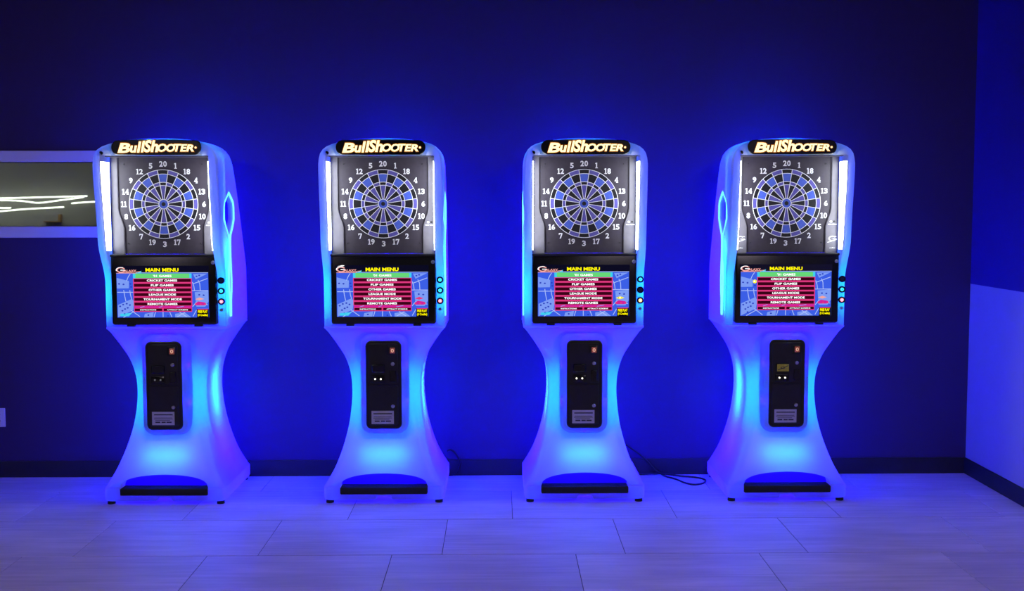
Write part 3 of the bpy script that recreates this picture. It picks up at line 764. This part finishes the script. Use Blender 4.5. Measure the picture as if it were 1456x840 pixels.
# buttons
mb = MB(); loops = []
for r, y in ((0.0195, 0.004), (0.0195, -0.006), (0.017, -0.009), (0.0115, -0.009), (0.0105, -0.004)):
    loops.append([(r * math.cos(k * math.pi / 12), y, r * math.sin(k * math.pi / 12)) for k in range(24)])
mb.prism(loops); M['button'] = mb.mesh('button', BLACKGLOSS, 40); fix_normals(M['button'])
mb = MB(); disc(mb, 0, 0, 0.0103, -0.009, -0.003, 20, 0, 0.002); disc(mb, 0, 0, 0.003, -0.0105, -0.009, 10, 1)
BCOL = {'dark': ((0.01, 0.012, 0.06), 0.6), 'cyan': ((0.05, 0.75, 0.95), 1.3), 'red': ((1.0, 0.30, 0.42), 1.6), 'amber': ((1.0, 0.62, 0.30), 1.6)}
for k_, (c_, s_) in BCOL.items():
    M['cap_' + k_] = mb.mesh('button_cap', [emat('cap_' + k_, c_, s_), emat('cap_dot_' + k_, tuple(0.5 * x for x in c_) if k_ in ('dark', 'cyan') else (1, 0.9, 0.8), s_)]); fix_normals(M['cap_' + k_])

# LEDs inside: (kind, position, aim or None, size, power, colour)
def led(kind, pos, power, color, parent, aim=None, size=(0.03, 0.3), radius=0.04):
    key = (kind, power, color, size, radius)
    if key not in LEDD:
        d = bpy.data.lights.new('led', kind); d.energy = power; d.color = color
        if kind == 'AREA': d.shape = 'RECTANGLE'; d.size, d.size_y = size
        else: d.shadow_soft_size = radius
        LEDD[key] = d
    o = bpy.data.objects.new('led_strip' if kind == 'AREA' else 'led_lamp', LEDD[key]); COL.objects.link(o); o.parent = parent; o.location = pos
    if aim:
        z = -Vector(aim).normalized(); yv = Vector((0, 0, 1)); yv = (yv - z * yv.dot(z)).normalized(); x = yv.cross(z)
        o.rotation_euler = Matrix((x, yv, z)).transposed().to_euler()
    return o
LEDD = {}

def machine(x, y, rot, var, label, caps, lamps):
    root = bpy.data.objects.new('dart_machine', None); COL.objects.link(root)
    root.location = (x, y, 0); root.rotation_euler = (0, 0, rot); root.scale = (1.02, 1, 1)
    tag(root, label, 'dart machine', 'row of glowing dart machines')
    A = lambda name, key, parent=root, loc=None: new_obj(name, M[key], parent, loc)
    A('pedestal', 'pedestal')['label'] = 'milky plastic hourglass pedestal glowing blue'
    A('cabinet_shell', 'upper_shell')
    A('slot_light', 'slot_l'); A('slot_light', 'slot_r'); A('slot_shade_panel', 'panel_slot_l'); A('slot_shade_panel', 'panel_slot_r')
    A('door_housing', 'door_housing')
    cd = A('coin_door', 'coin_door', root, (0, -0.09, 0)); cd['label'] = 'black coin door'
    for k in ('upper_door', 'lower_door', 'bill_acceptor', 'coin_entry', 'coin_slot_plate', 'credit_bezel', 'credit_display', 'credit_digit', 'notice', 'notice_print'): A(k, k, cd)
    for q in ((280, 243), (280, 594)):
        p = D(*q); A('lock', 'lock', cd, (p[0], 0.003, p[1]))
    for q in ((138, 366), (184, 366)):
        p = D(*q); A('coin_lamp', lamps, cd, (p[0], -0.002, p[1]))
    if var == 3: A('sticker', 'sticker', cd); A('sticker_print', 'sticker_print', cd)
    A('foot_bar', 'foot_bar'); A('foot_well_shade', 'foot_well_shade'); A('cash_box', 'cash_box')
    for sx in (-0.31, 0.31):
        for sy in (-0.09, 0.47): A('foot', 'foot', root, (sx, sy, 0))
    A('board_plate', 'board_plate'); A('soffit_light_block', 'soffit_light_block'); A('wing_light_block', 'light_block_l'); A('wing_light_block', 'light_block_r')
    for k in ('side_panel_l', 'side_panel_r'): A('side_panel', k)
    for q in ((-0.222, 1.955), (0.222, 1.955), (-0.205, 1.50), (0.205, 1.50)): A('screw', 'screw', root, (q[0], 0.0, q[1]))
    db = A('dartboard', 'dartboard', root, (0, 0, BC)); db.scale = (1, 1, 1.018)
    for k in range(20):
        e = k % 2 == 0
        for nm, dark in (('double', e), ('outer', not e), ('triple', e), ('inner', not e)):
            o = A('segment', 'seg_%s_%s' % (nm, 'k' if dark else 'c'), db); o.rotation_euler = (0, math.radians(18 * k), 0)
    A('bull', 'bull', db); A('bull_eye', 'bull_eye', db); A('spider', 'spider', db); 
    for k in range(20):
        a = math.radians(18 * k); A('number', 'num%d' % k, db, (0.2265 * math.sin(a), 0.0012, 0.2265 * math.cos(a)))
    A('switch_decal', 'decal', root, (0.262, -0.0098, 1.615))
    if var == 3:
        for sx in (-0.262, 0.264): A('maker_mark', 'maker_mark', root, (sx, -0.0098, 1.522)); A('maker_line', 'maker_line', root, (sx, -0.0098, 1.522))
    A('screen_frame', 'screen_frame', root, (0, -0.02, 0)); A('frame_ledge', 'frame_ledge', root, (0, -0.02, 0))
    for sx in (-0.19, 0.19): A('frame_clip', 'frame_clip', root, (sx, -0.02, 0))
    A('frame_lock', 'lock', root, (0.281, -0.042, 1.392))
    sc = A('screen', 'screen', root, (0, -0.02, 0)); sc['label'] = 'lit menu screen'
    A('menu_print', 'menu%d' % var, sc)
    mq = A('marquee', 'marquee'); mq['label'] = 'black marquee with glowing lettering'
    A('letter_halo', 'letter_halo', mq); A('letters', 'letters', mq)
    A('camera_lens', 'camera_lens', root, (-0.292, -0.150, 2.012))
    for s, k in ((-1, 'strip_l'), (1, 'strip_r')):
        st_ = A('light_strip', k); st_['label'] = 'white light strip'
        for z in (1.94, 1.71, 1.49): A('screw', 'strip_screw', st_, (s * (OPX - 0.0072) - 0.001, yfront(0.34, z) + 0.03, z))
    for z, cap in zip((1.288, 1.227, 1.166), caps):
        b_ = A('button', 'button', root, (0.320, yfront(0.33, z) - 0.001, z)); A('button_cap', 'cap_' + cap, b_)
    A('key_switch', 'lock', root, (0.320, -0.024, 1.118)).scale = (0.9, 0.9, 0.9)
    # LEDs
    led('POINT', (0, 0.28, 0.62), 2.2 * P_BLUE, BLUE, root)
    led('POINT', (0, 0.18, 0.96), 3.0 * P_BLUE, BLUE, root)
    led('POINT', (0, 0.22, 0.22), 6.0 * P_BLUE, BLUE, root)
    led('POINT', (0, 0.29, 1.25), 7.5 * P_BLUE, BLUE, root)
    led('POINT', (0, 0.18, 1.65), 6.5 * P_BLUE, BLUE, root)
    led('POINT', (0, 0.03, 2.05), 0.6 * P_BLUE, BLUE, root, radius=0.015)
    for s in (-1, 1):
        led('AREA', (s * 0.120, 0.26, 0.60), 0.95 * P_CYAN, CYAN, root, (s, 0, 0), (0.03, 0.30))
        led('AREA', (s * 0.145, 0.085, 0.59), 0.42 * P_CYAN, CYAN, root, (s * 0.15, -1, 0), (0.04, 0.40))
        led('AREA', (s * 0.302, 0.045, 1.31), 0.8 * P_CYAN, CYAN, root, (s, -0.5, 0), (0.02, 0.44))
        led('AREA', (s * 0.318, 0.01, 1.72), 0.9, WING, root, (s * 0.25, -1, 0), (0.03, 0.56))
        led('POINT', (s * 0.24, 0.0, 2.025), 0.14 * P_CYAN, CYAN, root, radius=0.012)
    for q in ((-0.114, -0.035, 0.58), (0.114, -0.035, 0.58), (-0.114, -0.035, 0.80), (0.114, -0.035, 0.80), (0, -0.03, 0.415), (0, -0.03, 0.952)):
        led('POINT', q, 0.035 * P_BLUE, BLUE, root, radius=0.008)  # unseen lamps added to keep the door collar saturated blue
    led('AREA', (0, 0.012, 0.252), 0.42 * P_CYAN, CYAN, root, (0, -1, 0.1), (0.24, 0.04))
    led('POINT', (0, 0.03, 2.068), 0.8 * P_CYAN, TEAL, root, radius=0.012)
    return root

machine(-1.930, BOARD_Y - 0.008, math.radians(-0.6), 0, 'glowing blue dart machine beside the window, leftmost of the four', ('dark', 'cyan', 'red'), 'coin_lamp_dim')
machine(-0.669, BOARD_Y, 0.0, 1, 'glowing blue dart machine, second from the window, upper two buttons both cyan', ('cyan', 'cyan', 'red'), 'coin_lamp_on')
machine(0.4927, BOARD_Y, 0.0, 2, 'glowing blue dart machine with a cord loop on the floor at its right', ('cyan', 'dark', 'amber'), 'coin_lamp_on')
machine(1.6674, BOARD_Y, 0.0, 3, 'glowing blue dart machine nearest the white wall, yellow sticker on its coin door', ('dark', 'cyan', 'red'), 'coin_lamp_on')

# ================================================================ SMALL THINGS
CORD = pmat('black_cord', (0.01, 0.01, 0.014), 0.45, noise=((60, 60, 60), 0.2))
m_ = tube([(0.80, 6.872, 0.20), (0.91, 6.870, 0.12), (0.99, 6.855, 0.04), (1.045, 6.82, 0.008), (1.105, 6.74, 0.006), (1.145, 6.65, 0.006), (1.195, 6.605, 0.006), (1.258, 6.64, 0.006), (1.285, 6.72, 0.006),
           (1.235, 6.785, 0.006), (1.125, 6.805, 0.012), (1.025, 6.835, 0.018), (0.91, 6.868, 0.008), (0.82, 6.872, 0.006)], 0.0055, 8, 6)
tag(new_obj('power_cord', m_.mesh('power_cord', CORD, 60)), 'black power cord lying in a loop on the floor tiles', 'cord')
m_ = tube([(-0.335, 6.8735, 0.16), (-0.315, 6.8735, 0.168), (-0.29, 6.873, 0.155), (-0.263, 6.872, 0.115), (-0.254, 6.871, 0.07), (-0.268, 6.871, 0.025), (-0.30, 6.871, 0.008), (-0.335, 6.8735, 0.006)], 0.0055, 8, 6)
tag(new_obj('power_cord', m_.mesh('power_cord', CORD, 60)), 'black power cord curving upright against the dark baseboard', 'cord')
ol = bpy.data.objects.new('wall_outlet', None); COL.objects.link(ol); ol.location = (-3.168, WY, 0.384)
tag(ol, 'white electrical outlet low on the navy wall under the window', 'outlet')
me = rr_solid(0.037, 0.060, 0.004, 0, 0, [(0, 0.0), (0, -0.004), (0.002, -0.006)]).mesh('cover_plate', pmat('outlet_plastic', (0.75, 0.75, 0.78), 0.4, noise=((30, 30, 30), 0.03)), 40); fix_normals(me)
new_obj('cover_plate', me, ol)
for s in (-1, 1):
    mb = rr_solid(0.016, 0.014, 0.006, 0, s * 0.021, [(0, -0.005), (0, -0.0075), (0.001, -0.008)])
    mb.m = [0] * len(mb.f)
    for sx in (-0.006, 0.006): mb.box(sx - 0.001, sx + 0.001, -0.0084, -0.0078, s * 0.021 - 0.004, s * 0.021 + 0.005, 1)
    me = mb.mesh('socket', [MATS['outlet_plastic'], INK]); fix_normals(me); new_obj('socket', me, ol)
